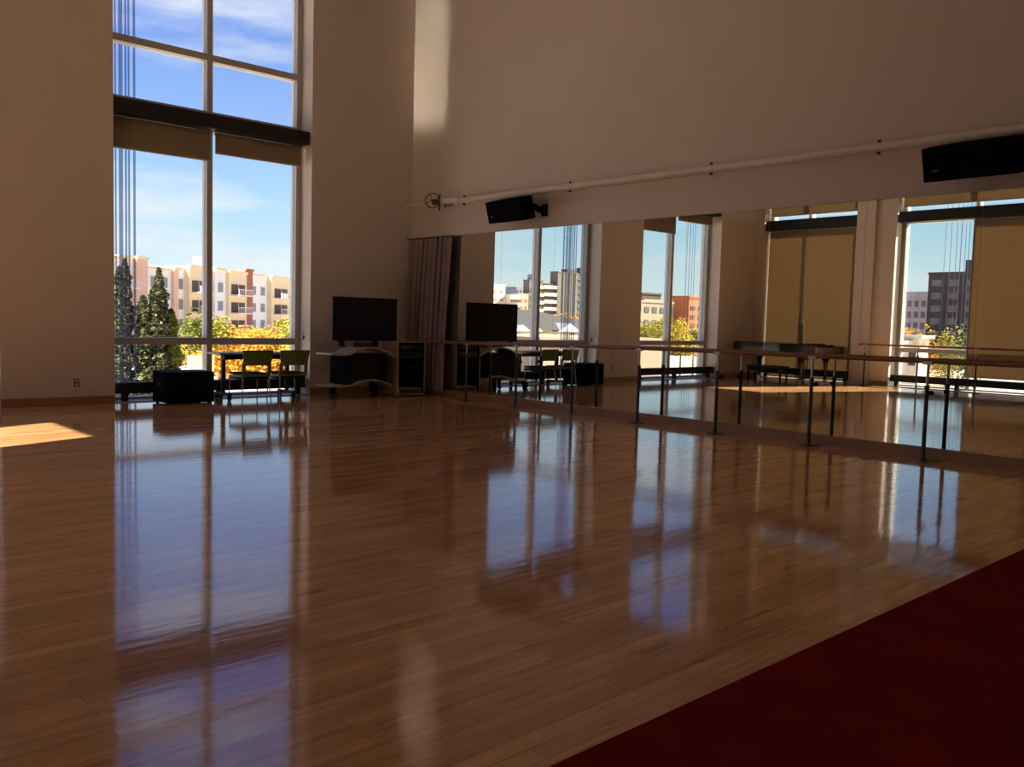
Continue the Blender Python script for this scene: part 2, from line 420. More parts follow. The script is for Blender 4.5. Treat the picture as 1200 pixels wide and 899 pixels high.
# ------------------------------------------------------------------ sprinkler pipe with valve
px, pz = 9.54, 3.345
t = thing('sprinkler_pipe', 'white sprinkler pipe running along the wall above the mirrors', 'pipe', (px, 7, pz))
bm = B(); tube(bm, [(0, -10.9, 0), (0, 4.72, 0)], .050, 20); obj('pipe_run', bm, M['pipe'], t, smooth=False)
bm = B(); tube(bm, [(0, 4.70, 0), (0, 4.82, 0)], .068, 20); obj('coupling', bm, M['pipe'], t, smooth=False)
bm = B(); tube(bm, [(0, 4.80, 0.02), (0, 5.14, .03)], .05, 18); tube(bm, [(0, 5.12, .03), (0, 5.16, .03)], .075, 18); obj('valve_body', bm, M['pipe'], t, smooth=False)
bm = B(); tube(bm, [(0, 5.16, .03), (0, 5.42, .03)], .045, 16); tube(bm, [(0, 5.22, .03), (-.15, 5.2, .02)], .022, 12); obj('valve_neck', bm, M['rust'], t, smooth=False)
bm = B(); tube(bm, [(0, 5.40, .03), (0, D-7.001, .03)], .026, 14); obj('end_pipe', bm, M['pipe'], t, smooth=False)
bm = B(); cxw = Vector((-.17, 5.24, .03)); ax = Vector((-.8, -.6, 0)).normalized(); s_, t_ = frame_of(ax)
tube(bm, [cxw+s_*.125*math.cos(a)+t_*.125*math.sin(a) for a in [2*PI*k/28 for k in range(28)]], .0095, 8, closed=True)
for a in (0.4, .4+PI/2, .4+PI, .4+1.5*PI): tube(bm, [cxw, cxw+s_*.125*math.cos(a)+t_*.125*math.sin(a)], .007, 6)
tube(bm, [cxw, Vector((-.05, 5.22, .03))], .014, 8)
tube(bm, [cxw-ax*.02, cxw+ax*.02], .024, 10)
obj('hand_wheel', bm, M['rust'], t, smooth=False)
bm = B(); tube(bm, [(-.0, 5.26, -.12), (-.0, 5.26, .17)], .015, 8); obj('drain_stub', bm, M['darksteel'], t)
bm = B(); tube(bm, [(-.02, 5.05, -.05), (-.02, 4.86, -.05)], .022, 10); tube(bm, [(-.02, 5.08, -.05), (-.02, 5.05, -.05)], .034, 10); tube(bm, [(-.02, 4.87, -.05), (0, 4.84, 0)], .02, 8); obj('bypass_pipe', bm, M['chrome'], t, smooth=False)
for y in (11.59, 9.14, 6.67, 4.50, 2.2):
    for q in (1, -1):
        bm = B(); tube(bm, [(0, y-7, q*.049), (0, y-7, q*.078)], .020, 8); obj('clamp_bolt', bm, M['rust'], t)

# ------------------------------------------------------------------ wall speakers
def speaker(y, label, sc_=1.0, ztilt=.27):
    c = (9.36, y, 3.075)
    t = thing('wall_speaker', label, 'loudspeaker', c)
    w, h, dp = .46*sc_, .17*sc_, .17*sc_
    # wedge plan: baffle towards the room, chamfered back
    R = Matrix.Rotation(-.06, 4, 'Z') @ Matrix.Rotation(-ztilt, 4, 'Y')
    poly = [(-w, -dp), (w, -dp), (w, dp*.15), (w*.62, dp), (-w*.62, dp), (-w, dp*.15)]
    bm = B(); prism(bm, poly, lambda u, v, a: R @ Vector((v, u, a)), -h, h); obj('cabinet', bm, M['speaker'], t, bevel=.012)
    bm = B(); prism(bm, [(-w*.95, -h*.9), (w*.95, -h*.9), (w*.95, h*.9), (-w*.95, h*.9)], lambda u, v, a: R @ Vector((a, u, v)), -dp-.012, -dp+.002); obj('grille', bm, M['grille'], t, bevel=.006)
    bm = B(); prism(bm, [(-.03, -.012), (.03, -.012), (.03, .012), (-.03, .012)], lambda u, v, a: R @ Vector((a, w*.72+u, v-h*.35)), -dp-.016, -dp-.010); obj('badge', bm, M['darksteel'], t)
    bm = B(); tube(bm, [R @ Vector((0, -w*.7, 0)), R @ Vector((.03, -w-.03, 0)), Vector((.08, -w+.0, -.02)), Vector((.33, -w+.10, -.02))], .045, 10)
    box(bm, .312, .332, -w+.04, -w+.16, -.10, .08)
    obj('wall_bracket', bm, M['speaker'], t)
    return t
speaker(10.17, 'smaller looking black wedge loudspeaker on the wall above the mirrors, nearer the corner')
speaker(3.42, 'large black wedge loudspeaker on the wall at the top right')

# ------------------------------------------------------------------ curtain
cur = thing('curtain', 'mauve grey pleated curtain hanging in the corner beside the mirrors', 'curtain', (9.605, 12.6, 0))
bm = B(); n = 220; rows = 26; V = []
for j in range(rows+1):
    f = j/rows; z = 2.765-f*2.70; row = []
    ya = 13.20-12.6; yb_top, yb_bot = 11.96-12.6, 12.06-12.6
    yb = yb_top+(yb_bot-yb_top)*min(1, f*1.4)
    for i in range(n+1):
        u = i/n; ph = u*2*PI*9
        amp = .034*(.55+.6*f)*(1+.35*math.sin(u*17+2))
        x = amp*math.sin(ph+.5*math.sin(3*f+u*9))+.012*math.sin(ph*2.3+f*2)-.02*f
        y = ya+(yb-ya)*u+.018*math.sin(ph*2+f*1.5)
        x -= .05*math.sin(PI*min(1, f))*(1-u)*.9
        row.append(bm.verts.new((x, y, z)))
    V.append(row)
for j in range(rows):
    for i in range(n): bm.faces.new((V[j][i], V[j][i+1], V[j+1][i+1], V[j+1][i]))
o = obj('cloth', bm, M['curtain'], cur, smooth=True)
sm = o.modifiers.new('thick', 'SOLIDIFY'); sm.thickness = .003
bm = boxes((-.014, .014, -.66, .66, 2.766, 2.79)); obj('track', bm, M['darksteel'], cur)

# ------------------------------------------------------------------ television on its trolley
tv = thing('television', 'large flat black television standing on the wavy trolley', 'television', (8.27, 12.57, .845))
obj('screen_panel', boxes((-.635, .635, .0, .045, .10, .825)), M['blackplastic'], tv, bevel=.006)
obj('screen', boxes((-.618, .618, -.004, .002, .128, .808)), M['screen'], tv)
bm = boxes((-.28, .28, .03, .085, .2, .65)); obj('rear_housing', bm, M['blackplastic'], tv, bevel=.01)
for x in (-.46, .20):
    bm = boxes((x-.06, x+.06, -.03, .10, 0, .018), (x-.055, x+.055, .005, .04, .0, .13)); obj('foot', bm, M['blackplastic'], tv, bevel=.004)
tag(obj('sound_bar', boxes((7.98, 8.38, 12.50, 12.56, .846, .925)), M['darksteel'], None, bevel=.01), 'short dark sound bar lying on the trolley under the television', 'sound bar')

cart = thing('tv_trolley', 'rolling trolley with two wavy silver shelves under the television', 'trolley', (8.14, 12.62, 0))
def wave(u):     # u 0..1 -> height offset
    pts = [(0, .0), (.18, -.012), (.27, .0), (.42, .075), (.55, .105), (.68, .10), (.82, .05), (1, -.045)]
    for (a, za), (b, zb) in zip(pts, pts[1:]):
        if u <= b: 
            k = (u-a)/(b-a); k = k*k*(3-2*k); return za+(zb-za)*k
    return pts[-1][1]
def wshelf(z, amp, name):
    bm = B(); N_ = 40; top = []; x0, x1 = -.63, .62
    poly = [(x0+(x1-x0)*i/N_, z+amp*wave(i/N_)) for i in range(N_+1)]
    poly += [(u, v-.026) for u, v in poly[::-1]]
    # build as strips so that the curved outline stays clean
    m = N_+1; 
    for i in range(N_):
        q = [poly[i], poly[i+1], poly[2*m-2-i], poly[2*m-1-i]]
        prism(bm, q, lambda u, v, a: (u, a, v), -.26, .26)
    bmesh.ops.remove_doubles(bm, verts=bm.verts, dist=1e-5)
    return obj(name, bm, M['shelfgrey'], cart)
wshelf(.745, 1.0, 'shelf'); wshelf(.225, .8, 'shelf')
for x in (-.36, .40): obj('side_panel', boxes((x-.012, x+.012, -.24, .24, .235, .728)), M['box'], cart)
for x, y in ((-.60, -.2), (-.30, .2), (.18, -.2), (.52, .2)):
    bm = B(); zt = .225+.8*wave((x+.63)/1.25)-.024
    tube(bm, [(x-.014, y, .045), (x+.014, y, .045)], .044, 18); tube(bm, [(x, y+.03, .06), (x, y+.03, zt)], .014, 10)
    box(bm, x-.022, x-.016, y-.02, y+.04, .04, .1); box(bm, x+.016, x+.022, y-.02, y+.04, .04, .1); box(bm, x-.03, x+.03, y-.01, y+.05, .095, zt)
    obj('caster', bm, M['blackplastic'], cart)
cab = thing('equipment_cabinet', 'dark blue black box cabinet between the trolley shelves under the television', 'cabinet', (8.13, 12.62, .306))
obj('body', boxes((-.34, .36, -.20, .22, 0, .42)), M['box'], cab, bevel=.005)
obj('door', boxes((-.33, .02, -.212, -.202, .012, .408)), M['screen'], cab, bevel=.002)
obj('door', boxes((.03, .35, -.212, -.202, .012, .408)), M['screen'], cab, bevel=.002)

# black equipment rack with a birch edge
rk = thing('media_rack', 'open birch edged rack of electronics standing between the trolley and the curtain', 'rack', (9.06, 12.58, 0))
obj('carcass', boxes((-.29, -.268, -.25, .25, .02, .945), (.268, .29, -.25, .25, .02, .945), (-.268, .268, -.25, .25, .925, .945), (-.268, .268, -.25, .25, .02, .042), (-.268, .268, .24, .25, .042, .925)), M['rackwood'], rk, bevel=.002)
obj('shelf', boxes((-.264, .264, -.22, .236, .50, .512)), M['blackplastic'], rk)
obj('lining', boxes((-.2675, -.265, -.245, .238, .043, .924), (.265, .2675, -.245, .238, .043, .924), (-.264, .264, .236, .2395, .043, .924), (-.264, .264, -.235, .235, .921, .9245)), M['blackplastic'], rk)
for z, h, nm, m in ((.80, .09, 'amplifier', 'blackplastic'), (.655, .12, 'receiver', 'blackplastic'), (.055, .075, 'player', 'shelfgrey')):
    u = obj(nm, boxes((-.235, .235, -.22, .18, z, z+h)), M[m], rk, bevel=.004)
    obj('front_panel', boxes((-.215, .215, -.226, -.219, z+.012, z+h-.012)), M['darksteel'], u)
    for k in range(4):
        bm = B(); tube(bm, [(-.15+k*.08, -.224, z+h/2), (-.15+k*.08, -.243, z+h/2)], .012, 10)
        obj('dial', bm, M['darksteel'], u)
bm = B(); tube(bm, [(-.24, -.2, .0), (-.24, -.2, .03)], .018, 8); tube(bm, [(.24, -.2, .0), (.24, -.2, .03)], .018, 8); tube(bm, [(-.24, .2, .0), (-.24, .2, .03)], .018, 8); tube(bm, [(.24, .2, .0), (.24, .2, .03)], .018, 8)
obj('foot', bm, M['blackplastic'], rk)

# ------------------------------------------------------------------ black box
bx_ = thing('storage_box', 'black painted plywood box on the floor left of the tables', 'box', (5.31, 12.92, 0))
obj('body', boxes((-.355, .355, -.27, .27, .025, .455)), M['box'], bx_, bevel=.006)
obj('lid', boxes((-.36, .36, -.275, .275, .457, .475)), M['box'], bx_, bevel=.004)
for s in (-1, 1): obj('handle', boxes((s*.356, s*.364, -.06, .06, .27, .31)), M['blackplastic'], bx_, bevel=.003)
for x in (-.3, .3):
    for y in (-.22, .22):
        bm = B(); tube(bm, [(x, y, 0), (x, y, .026)], .022, 10); obj('foot', bm, M['blackplastic'], bx_)

# ------------------------------------------------------------------ table and chairs
tb = thing('folding_table', 'grey topped folding table on wheeled T legs in front of the window', 'table', (6.54, 13.02, 0))
obj('tabletop', boxes((-.69, .69, -.17, .33, .715, .742)), M['tabletop'], tb, bevel=.004)
obj('rail', boxes((-.60, .60, -.10, -.06, .635, .712)), M['black'], tb, bevel=.002)
for s in (-1, 1):
    x = s*.545
    l = obj('leg', boxes((x-.028, x+.028, .02, .08, .115, .700), (x-.09, x+.09, -.08, .24, .70, .714), (x-.03, x+.03, -.20, .32, .085, .118)), M['black'], tb, bevel=.004)
    for y in (-.17, .29):
        bm = B(); tube(bm, [(x-.018, y, .04), (x+.018, y, .04)], .039, 18); box(bm, x-.028, x-.02, y-.02, y+.02, .035, .088); box(bm, x+.02, x+.028, y-.02, y+.02, .035, .088)
        obj('caster', bm, M['blackplastic'], l)

def make_chair(label):
    t = thing('stacking_chair', label, 'chair')
    # seat shell, turned down at the front edge
    bm = B(); n = 12; prof = []
    for i in range(n+1):
        f = i/n; y = .02+.44*f; z = .428+.012*math.cos(f*PI)*.5-(.03*max(0, f-.8)/.2)**1-.012*math.sin(f*PI)
        prof.append((y, z))
    poly = prof+[(y, z-.042) for y, z in prof[::-1]]
    m = n+1
    for i in range(n): prism(bm, [poly[i], poly[i+1], poly[2*m-2-i], poly[2*m-1-i]], lambda u, v, a: (a, u, v), -.235, .235)
    bmesh.ops.remove_doubles(bm, verts=bm.verts, dist=1e-5)
    obj('seat', bm, M['green'], t, bevel=.004)
    obj('seat_pad', boxes((-.228, .228, .04, .455, .418, .448)), M['seatpad'], t, bevel=.008)
    obj('seat_base', boxes((-.225, .225, .04, .455, .352, .392)), M['seatpad'], t, bevel=.008)
    # backrest: slightly bowed sheet
    bm = B(); nx = 14; F = []
    for a in (0, .010):
        rws = []
        for zz, yy in ((.565, -.015), (.64, -.03), (.72, -.046), (.80, -.06)):
            w = .222+.028*(zz-.565)/.235
            rws.append([bm.verts.new((-w+2*w*i/nx, yy-.03*(1-(2*i/nx-1)**2)+a, zz+(.004*math.sin(i/nx*PI)))) for i in range(nx+1)])
        F.append(rws)
    for k in (0, 1):
        for j in range(3):
            for i in range(nx): bm.faces.new((F[k][j][i], F[k][j][i+1], F[k][j+1][i+1], F[k][j+1][i]))
    edge0 = [F[0][0][i] for i in range(nx+1)]+[F[0][j][nx] for j in range(1, 4)]+[F[0][3][i] for i in range(nx-1, -1, -1)]+[F[0][j][0] for j in (2, 1)]
    edge1 = [F[1][0][i] for i in range(nx+1)]+[F[1][j][nx] for j in range(1, 4)]+[F[1][3][i] for i in range(nx-1, -1, -1)]+[F[1][j][0] for j in (2, 1)]
    for i in range(len(edge0)): bm.faces.new((edge0[i], edge0[(i+1) % len(edge0)], edge1[(i+1) % len(edge0)], edge1[i]))
    obj('backrest', bm, M['green'], t, smooth=False)
    for s in (-1, 1):
        bm = B(); prism(bm, [(s*.175, .41), (s*.232, .41), (s*.236, .60), (s*.185, .60)], lambda u, v, a: (u, a-.028-.06*(v-.5), v), .02, .034); obj('back_post', bm, M['green'], t)
        bm = B(); tube(bm, [(s*.225, .43, .405), (s*.235, .455, .0)], .0095, 8); obj('leg', bm, M['silver'], t, smooth=False)
        bm = B(); tube(bm, [(s*.215, .03, .405), (s*.235, -.01, .0)], .0095, 8); obj('leg', bm, M['silver'], t, smooth=False)
    bm = B(); tube(bm, [(-.225, .43, .400), (-.215, .03, .400), (.215, .03, .400), (.225, .43, .400), (-.225, .43, .400)], .009, 8); obj('seat_frame', bm, M['silver'], t, smooth=False)
    return t
c1 = make_chair('green chair pushed up to the table, the one nearer the black box'); c1.location = (6.255, 12.47, 0)
c2 = copy_tree(c1); c2.location = (6.865, 12.45, 0); c2.rotation_euler.z = -.06
c2['label'] = 'green chair pushed up to the table, the one nearer the television'
for c in (c1, c2): c['group'] = 'green chairs at the table'

# ------------------------------------------------------------------ piano (seen in the mirrors) and its bench
pn = thing('grand_piano', 'closed black grand piano by the shaded window, seen in the mirror', 'piano', (-.85, 10.78, 0))
W_, Ln = .74, 2.35
out = [(-W_, 0), (-W_, Ln*.98)] + [(-W_+.25+.22*math.sin(a)-.02, Ln*.98+.10*math.sin(a*1.0)) for a in (.5, 1.2)] + [(-.1, Ln*1.0), (.30, Ln*.95), (.50, Ln*.80), (.60, Ln*.64), (.70, Ln*.48), (W_, Ln*.28), (W_, 0)]
bm = B(); prism(bm, out, lambda u, v, a: (u, v, a), .66, .955); obj('case', bm, M['piano'], pn, bevel=.004)
out2 = [(u*1.02, v+(.0 if v == 0 else .015)) for u, v in out]
out2 = [(u, max(v, .22)) for u, v in out2]
bm = B(); prism(bm, out2, lambda u, v, a: (u, v, a), .957, .978); obj('lid', bm, M['piano'], pn, bevel=.003)
obj('key_slip', boxes((-W_, W_, -.30, 0, .64, .72)), M['piano'], pn, bevel=.004)
obj('keyboard_lid', boxes((-W_+.08, W_-.08, -.26, 0, .735, .90)), M['pianowood'], pn, bevel=.01)
for s in (-1, 1): obj('arm', boxes((s*(W_-.07), s*W_, -.30, 0, .722, .93)), M['pianowood'], pn, bevel=.015)
for x, y in ((-.60, .12), (.60, .12), (-.35, 1.85)):
    bm = B(); tube(bm, [(x, y, .66), (x, y, .60), (x, y, .52), (x, y, .30), (x, y, .16), (x, y, .10)], [.10, .095, .06, .042, .036, .05], 16)
    l = obj('leg', bm, M['piano'], pn, smooth=False)
    bm = B(); tube(bm, [(x-.015, y, .05), (x+.015, y, .05)], .049, 16); box(bm, x-.028, x+.028, y-.02, y+.02, .06, .11); obj('caster', bm, M['chrome'], l)
bm = B(); box(bm, -.12, .12, .30, .36, .58, .66); tube(bm, [(-.07, .33, .6), (-.05, .33, .18)], .012, 8); tube(bm, [(.07, .33, .6), (.05, .33, .18)], .012, 8); box(bm, -.13, .13, .28, .38, .10, .18)
for x in (-.07, 0, .07): box(bm, x-.012, x+.012, .18, .30, .12, .13)
obj('pedal_lyre', bm, M['piano'], pn)

def stool(name, x0, y0, w, dpt, h, label, cat):
    t = thing(name, label, cat, (x0, y0, 0))
    obj('cushion', boxes((-w/2, w/2, -dpt/2, dpt/2, h-.07, h)), M['blackplastic'], t, bevel=.015)
    obj('apron', boxes((-w/2+.02, w/2-.02, -dpt/2+.02, dpt/2-.02, h-.13, h-.071)), M['piano'], t)
    for sx in (-1, 1):
        for sy in (-1, 1):
            x, y = sx*(w/2-.04), sy*(dpt/2-.04)
            obj('leg', boxes((x-.02, x+.02, y-.02, y+.02, 0, h-.131)), M['piano'], t, bevel=.002)
            obj('adjuster', boxes((x+sx*.021, x+sx*.026, y-.018, y+.018, h-.12, h-.10)), M['chrome'], t)
    return t
stool('piano_bench', .18, 11.55, .38, .95, .43, 'long low black piano bench beside the grand piano, seen in the mirror', 'bench')

# ------------------------------------------------------------------ outside
GZ = -6.0
struct('ground', boxes((-420, 320, -120, 460, GZ-1, GZ)), M['ground'])
E_ = dict(
    cream=mat('cream_stucco', (.84, .68, .44), .85, noise=.05, nscale=.3), white=mat('white_stucco', (.88, .86, .83), .85, noise=.04, nscale=.3),
    red=mat('brick_red_panel', (.36, .13, .07), .85, noise=.12, nscale=.5), darkwin=mat('dark_window_pane', (.05, .06, .07), .25, noise=.2),
    greywin=mat('grey_window_pane', (.20, .23, .26), .25, noise=.15), roofgrey=mat('grey_shingle_roof', (.045, .045, .052), .9, noise=.15, nscale=2),
    tower=mat('grey_brown_concrete', (.17, .15, .135), .9, noise=.1, nscale=.1), towerdark=mat('slate_panel', (.07, .085, .10), .7, noise=.1, nscale=.1),
    tan=mat('tan_concrete', (.36, .28, .21), .9, noise=.08, nscale=.1), pale=mat('pale_concrete_band', (.72, .66, .54), .85, noise=.05, nscale=.1),
    brick=mat('orange_brick', (.50, .17, .075), .9, noise=.12, nscale=.3), pink=mat('pink_beige_stucco', (.56, .40, .30), .9, noise=.05, nscale=.3),
    charcoal=mat('charcoal_concrete', (.055, .047, .047), .9, noise=.1, nscale=.1),
    tanred=mat('washed_red_panel', (.74, .50, .36), .85, noise=.1, nscale=.5), recess=mat('shaded_brown_recess', (.10, .065, .05), .8, noise=.2),
    blue=mat('blue_grey_metal', (.25, .30, .42), .6, noise=.1), lilac=mat('pale_lilac_panel', (.45, .42, .44), .9, noise=.05, nscale=.1),
    bandsh=mat('brown_band', (.09, .07, .06), .9, noise=.1, nscale=.1), railing=mat('white_railing', (.72, .70, .66), .6, noise=.03),
)
# --- long condominium behind the real window: local u along the facade, v depth, origin at A
A_, B_ = Vector((44, 122, 0)), Vector((111, 178, 0)); ang = math.atan2(B_.y-A_.y, B_.x-A_.x)
cd = thing('apartment_block', 'long white and cream apartment block with red pilasters, straight outside the window', 'building', (A_.x, A_.y, GZ), ang)
secs = [(-16, -3, 'white', 1.2, 14.1), (-3, .5, 'white', 1.2, 14.3), (.5, 3.4, 'tanred', .6, 14.4), (3.4, 10.4, 'white', 1.0, 13.3), (10.4, 11.7, 'tanred', .5, 13.6), (11.7, 14.0, 'white', .9, 13.6),
        (14.0, 19.6, 'cream', .0, 14.2), (19.6, 23.3, 'white', .9, 13.9), (23.3, 27.2, 'white', .5, 14.3), (27.2, 34.2, 'cream', .0, 14.1), (34.2, 37.4, 'red', .3, 14.8),
        (37.4, 45.0, 'white', .9, 14.2), (45.0, 54.2, 'cream', .0, 14.2), (54.2, 80, 'white', .9, 14.3)]
for a, b, m, off, h in secs:
    s = obj('wall', boxes((a, b, off, 12, 0, h)), E_[m], cd)
    obj('parapet', boxes((a-.05, b+.05, off-.25, off+.3, h, h+.35)), E_['cream' if m != 'red' else 'red'], cd)
FZ = [11.5, 8.5, 5.5, 2.5]
def cwin(u, w, h, off, big=False):
    for z in FZ:
        f = obj('window_frame', boxes((u-w/2-.12, u+w/2+.12, off-.06, off-.0, z-h/2-.12, z+h/2+.12)), E_['railing'], cd)
        obj('pane', boxes((u-w/2, u-.04, off-.09, off-.05, z-h/2, z+h/2), (u+.04, u+w/2, off-.09, off-.05, z-h/2, z+h/2)), E_['greywin'], f)
for u, w in ((-1.3, 1.6), (5.5, 1.5), (8.5, 1.5), (12.9, 1.3), (20.8, 1.2), (22.6, .9), (25.2, 1.7), (39.2, 1.5), (43, 1.8), (57, 1.8), (62, 1.8)):
    off = next(o_ for a, b, m_, o_, h_ in secs if a <= u < b); cwin(u, w, 1.5, off)
def balc(u0, u1, off):
    for z in FZ:
        b_ = obj('shaded_interior', boxes((u0, u1, off-.05, off+.0, z-1.0, z+.7)), E_['recess'], cd)  # flat panel coloured dark brown for the shade inside the balcony
        obj('mullion', boxes(((u0+u1)/2-.06, (u0+u1)/2+.06, off-.10, off-.05, z-1, z+1)), E_['railing'], b_)
        bm = boxes((u0-.2, u1+.2, off-1.5, off+.0, z-1.25, z-1.05), (u0-.2, u1+.2, off-1.5, off-1.42, z-.2, z-.1))
        n = 10
        for k in range(n+1):
            x = u0-.15+(u1-u0+.3)*k/n; box(bm, x-.03, x+.03, off-1.49, off-1.43, z-1.05, z-.2)
        obj('balcony', bm, E_['railing'], cd)
for a, b in ((14.8, 18.8), (28.2, 33.4), (46.4, 52.6)): balc(a, b, 0)
balc(-2.6, -.2, 1.2)
obj('rooftop_unit', boxes((24.6, 26.2, 3, 5, 14.2, 16.4)), E_['greywin'], cd)

def block(name, label, x0, x1, y0, y1, z1, wall, rows=0, rz0=0, rstep=3.4, rh=1.6, rm='darkwin', faces=('y',), grid=0, sub=None):
    """axis-aligned building; rows of windows on the face to the room (y: facing -Y, x: facing +X)"""
    t = thing(name, label, 'building', ((x0+x1)/2, (y0+y1)/2, GZ)); cx, cy = (x0+x1)/2, (y0+y1)/2
    hx, hy = abs(x1-x0)/2, abs(y1-y0)/2; h = z1-GZ
    obj('wall', boxes((-hx, hx, -hy, hy, 0, h)), E_[wall], t)
    obj('parapet', boxes((-hx-.15, hx+.15, -hy-.15, hy+.15, h, h+.5)), E_[wall], t)
    for k in range(rows):
        z = h-rz0-k*rstep
        if z-rh < 0: break
        if 'y' in faces:
            if grid:
                for g in range(grid):
                    c = -hx+2*hx*(g+.5)/grid; w = hx/grid*.55
                    obj('window', boxes((c-w, c+w, -hy-.12, -hy, z-rh, z)), E_[rm], t)
            else: obj('window_band', boxes((-hx+.4, hx-.4, -hy-.5, -hy, z-rh, z)), E_[rm], t)
        if 'x' in faces:
            if grid:
                for g in range(grid):
                    c = -hy+2*hy*(g+.5)/grid; w = hy/grid*.55
                    obj('window', boxes((hx, hx+.12, c-w, c+w, z-rh, z)), E_[rm], t)
            else: obj('window_band', boxes((hx, hx+.5, -hy+.4, hy-.4, z-rh, z)), E_[rm], t)
    return t
tag(obj('retaining_wall', boxes((37.0, 39.6, 88.5, 89.1, GZ, -3.1)), E_['pink']), 'pale beige retaining wall outside, right of the poplars', 'wall')
# reflected first window
block('apartment_tower', 'cream tower at the left edge of the first reflected window', -244, -232, 290, 296, 16.6, 'pale', 5, 2, 3.6, 1.4, 'tan', grid=3)
block('office_building', 'low pale building with balcony bands beside the cream tower in the mirror', -250.3, -244.2, 287, 292, 12.4, 'pale', 4, 1.6, 3.4, 1.3, 'bandsh')
block('office_building', 'red and white striped building left of the banded tower in the mirror', -256.4, -250.5, 288, 293, 13.2, 'pink', 4, 2, 3.2, 1.5, 'red', grid=2)
block('office_tower', 'small far blue glass tower showing above the red and white building in the mirror', -294.5, -288, 330, 345, 18.2, 'blue', 5, 1, 3.3, 1.6, 'towerdark', grid=3)
t = block('apartment_tower', 'grey brown tower with white balcony bands left of the mullion in the mirror', -265.2, -256.8, 288, 292, 19.6, 'tower')
for k in range(6): obj('balcony', boxes((-4.3, 1.2, -3.0, -2, 23.6-k*3.5-1.4, 23.6-k*3.5)), E_['pale'], t)
obj('roof_box', boxes((-2.2, 2.2, -1.5, 1.5, 25.6, 28.6)), E_['blue'], t)
t = block('apartment_tower', 'cream banded balcony tower right of the mullion in the mirror', -273.6, -265.6, 288, 292, 18.4, 'bandsh')
for k in range(7): obj('balcony', boxes((-4.0, 4.0, -3.0, -2, 23.9-k*3.3-1.5, 23.9-k*3.3)), E_['pale'], t)
t = block('apartment_tower', 'tall dark grey slab tower in the first reflected window', -287.4, -273.9, 287, 292, 24.2, 'tower')
for x in (-4.6, -.4, 3.8): obj('wall_joint', boxes((x-.25, x+.25, -2.62, -2.5, 1, 30)), E_['bandsh'], t)
obj('roof_box', boxes((-6.2, 0, -2, 2, 30.2, 32.2)), E_['tower'], t)
t = block('office_tower', 'dark blue banded tower against the right edge of the first reflected window', -306, -288.2, 288, 293, 24.0, 'towerdark', 8, 1.4, 3.3, 1.2, 'greywin')
obj('roof_box', boxes((-4, 5, -2, 2, 30.3, 33.5)), E_['towerdark'], t)
# row houses with gables
rh = thing('row_house', 'pink beige row house with grey roof and white gables in the first reflected window', 'house', (-57, 80, GZ))
obj('wall', boxes((-13, 11, -5, 6, 0, 6.4)), E_['pink'], rh)
bm = B(); v = [bm.verts.new(p) for p in ((-13.6, -5.8, 6.35), (11.6, -5.8, 6.35), (11.6, 6.8, 6.35), (-13.6, 6.8, 6.35), (-1.5, .5, 8.75), (8.5, .5, 8.75))]
for f in ((0, 1, 5, 4), (1, 2, 5), (2, 3, 4, 5), (3, 0, 4), (3, 2, 1, 0)): bm.faces.new([v[i] for i in f])
obj('roof', bm, E_['roofgrey'], rh)
for gx, gw in ((6.3, 1.3), (4.0, 1.0), (-1.6, 1.9), (-8.5, 1.9)):
    bm = B(); prism(bm, [(gx-gw, 6.2), (gx+gw, 6.2), (gx, 6.2+gw*.55)], lambda u, v, a: (u, a, v), -6.0, -3.5); obj('gable', bm, E_['white'], rh)
for k in range(8):
    x = -12+k*3.0
    f = obj('window_frame', boxes((x-.6, x+.6, -5.06, -5.0, 4.9, 6.1)), E_['railing'], rh); obj('pane', boxes((x-.5, x+.5, -5.10, -5.05, 5.0, 6.0)), E_['darkwin'], f)
    f = obj('window_frame', boxes((x-.5, x+.5, -5.06, -5.0, 1.3, 2.8)), E_['railing'], rh); obj('pane', boxes((x-.4, x+.4, -5.10, -5.05, 1.4, 2.7)), E_['darkwin'], f)
# reflected second window
block('office_building', 'grey brown building with white lit balconies in the middle reflected window', -153.4, -139, 130, 134, 6.4, 'tan', 3, 1.0, 3.0, 1.3, 'towerdark', grid=5)
block('office_building', 'dark brown stair block between the grey and orange buildings in the mirror', -157.5, -150, 137, 141, 8.6, 'bandsh', 2, 1.2, 3, 1, 'pale')
block('office_building', 'orange brick building with dark window bands in the middle reflected window', -176, -156.9, 128, 133, 8.0, 'brick', 4, 2.0, 2.1, .9, 'bandsh', grid=6)
block('warehouse', 'low cream warehouse below the trees in the middle reflected window', -35.2, -22, 42, 54, -.2, 'tan', 1, 3.0, 3.0, 1.2, 'bandsh', grid=4)
# reflected rightmost window
t = block('apartment_tower', 'tall dark grey tower behind the hanging cables in the rightmost reflected window', -188, -182, 60, 82, 14.0, 'charcoal', 7, 1.2, 2.8, 1.4, 'tower', faces=('x',), grid=6)
obj('tower_core', boxes((-2.8, 2.8, -8, 3.5, 20, 23)), E_['charcoal'], t)
t = block('office_tower', 'pale lilac slab building left of the dark tower in the rightmost reflected window', -198, -192, 84.5, 91, 10.2, 'lilac', 5, 1.6, 2.6, 1.5, 'tower', faces=('x',), grid=4)
t = thing('corner_house', 'cream flat roofed house below the trees in the rightmost reflected window', 'house', (-42, 26.6, GZ))
obj('wall', boxes((-1.6, 0, -1.2, 1.6, 0, 6.9)), E_['pale'], t)
obj('roof', boxes((-1.9, .3, -1.5, 1.9, 6.9, 7.1)), E_['pale'], t)
obj('porch', boxes((0, 1.2, -.6, .4, 0, 6.5), (0, 1.6, -.9, .7, 6.5, 6.7)), E_['pale'], t)
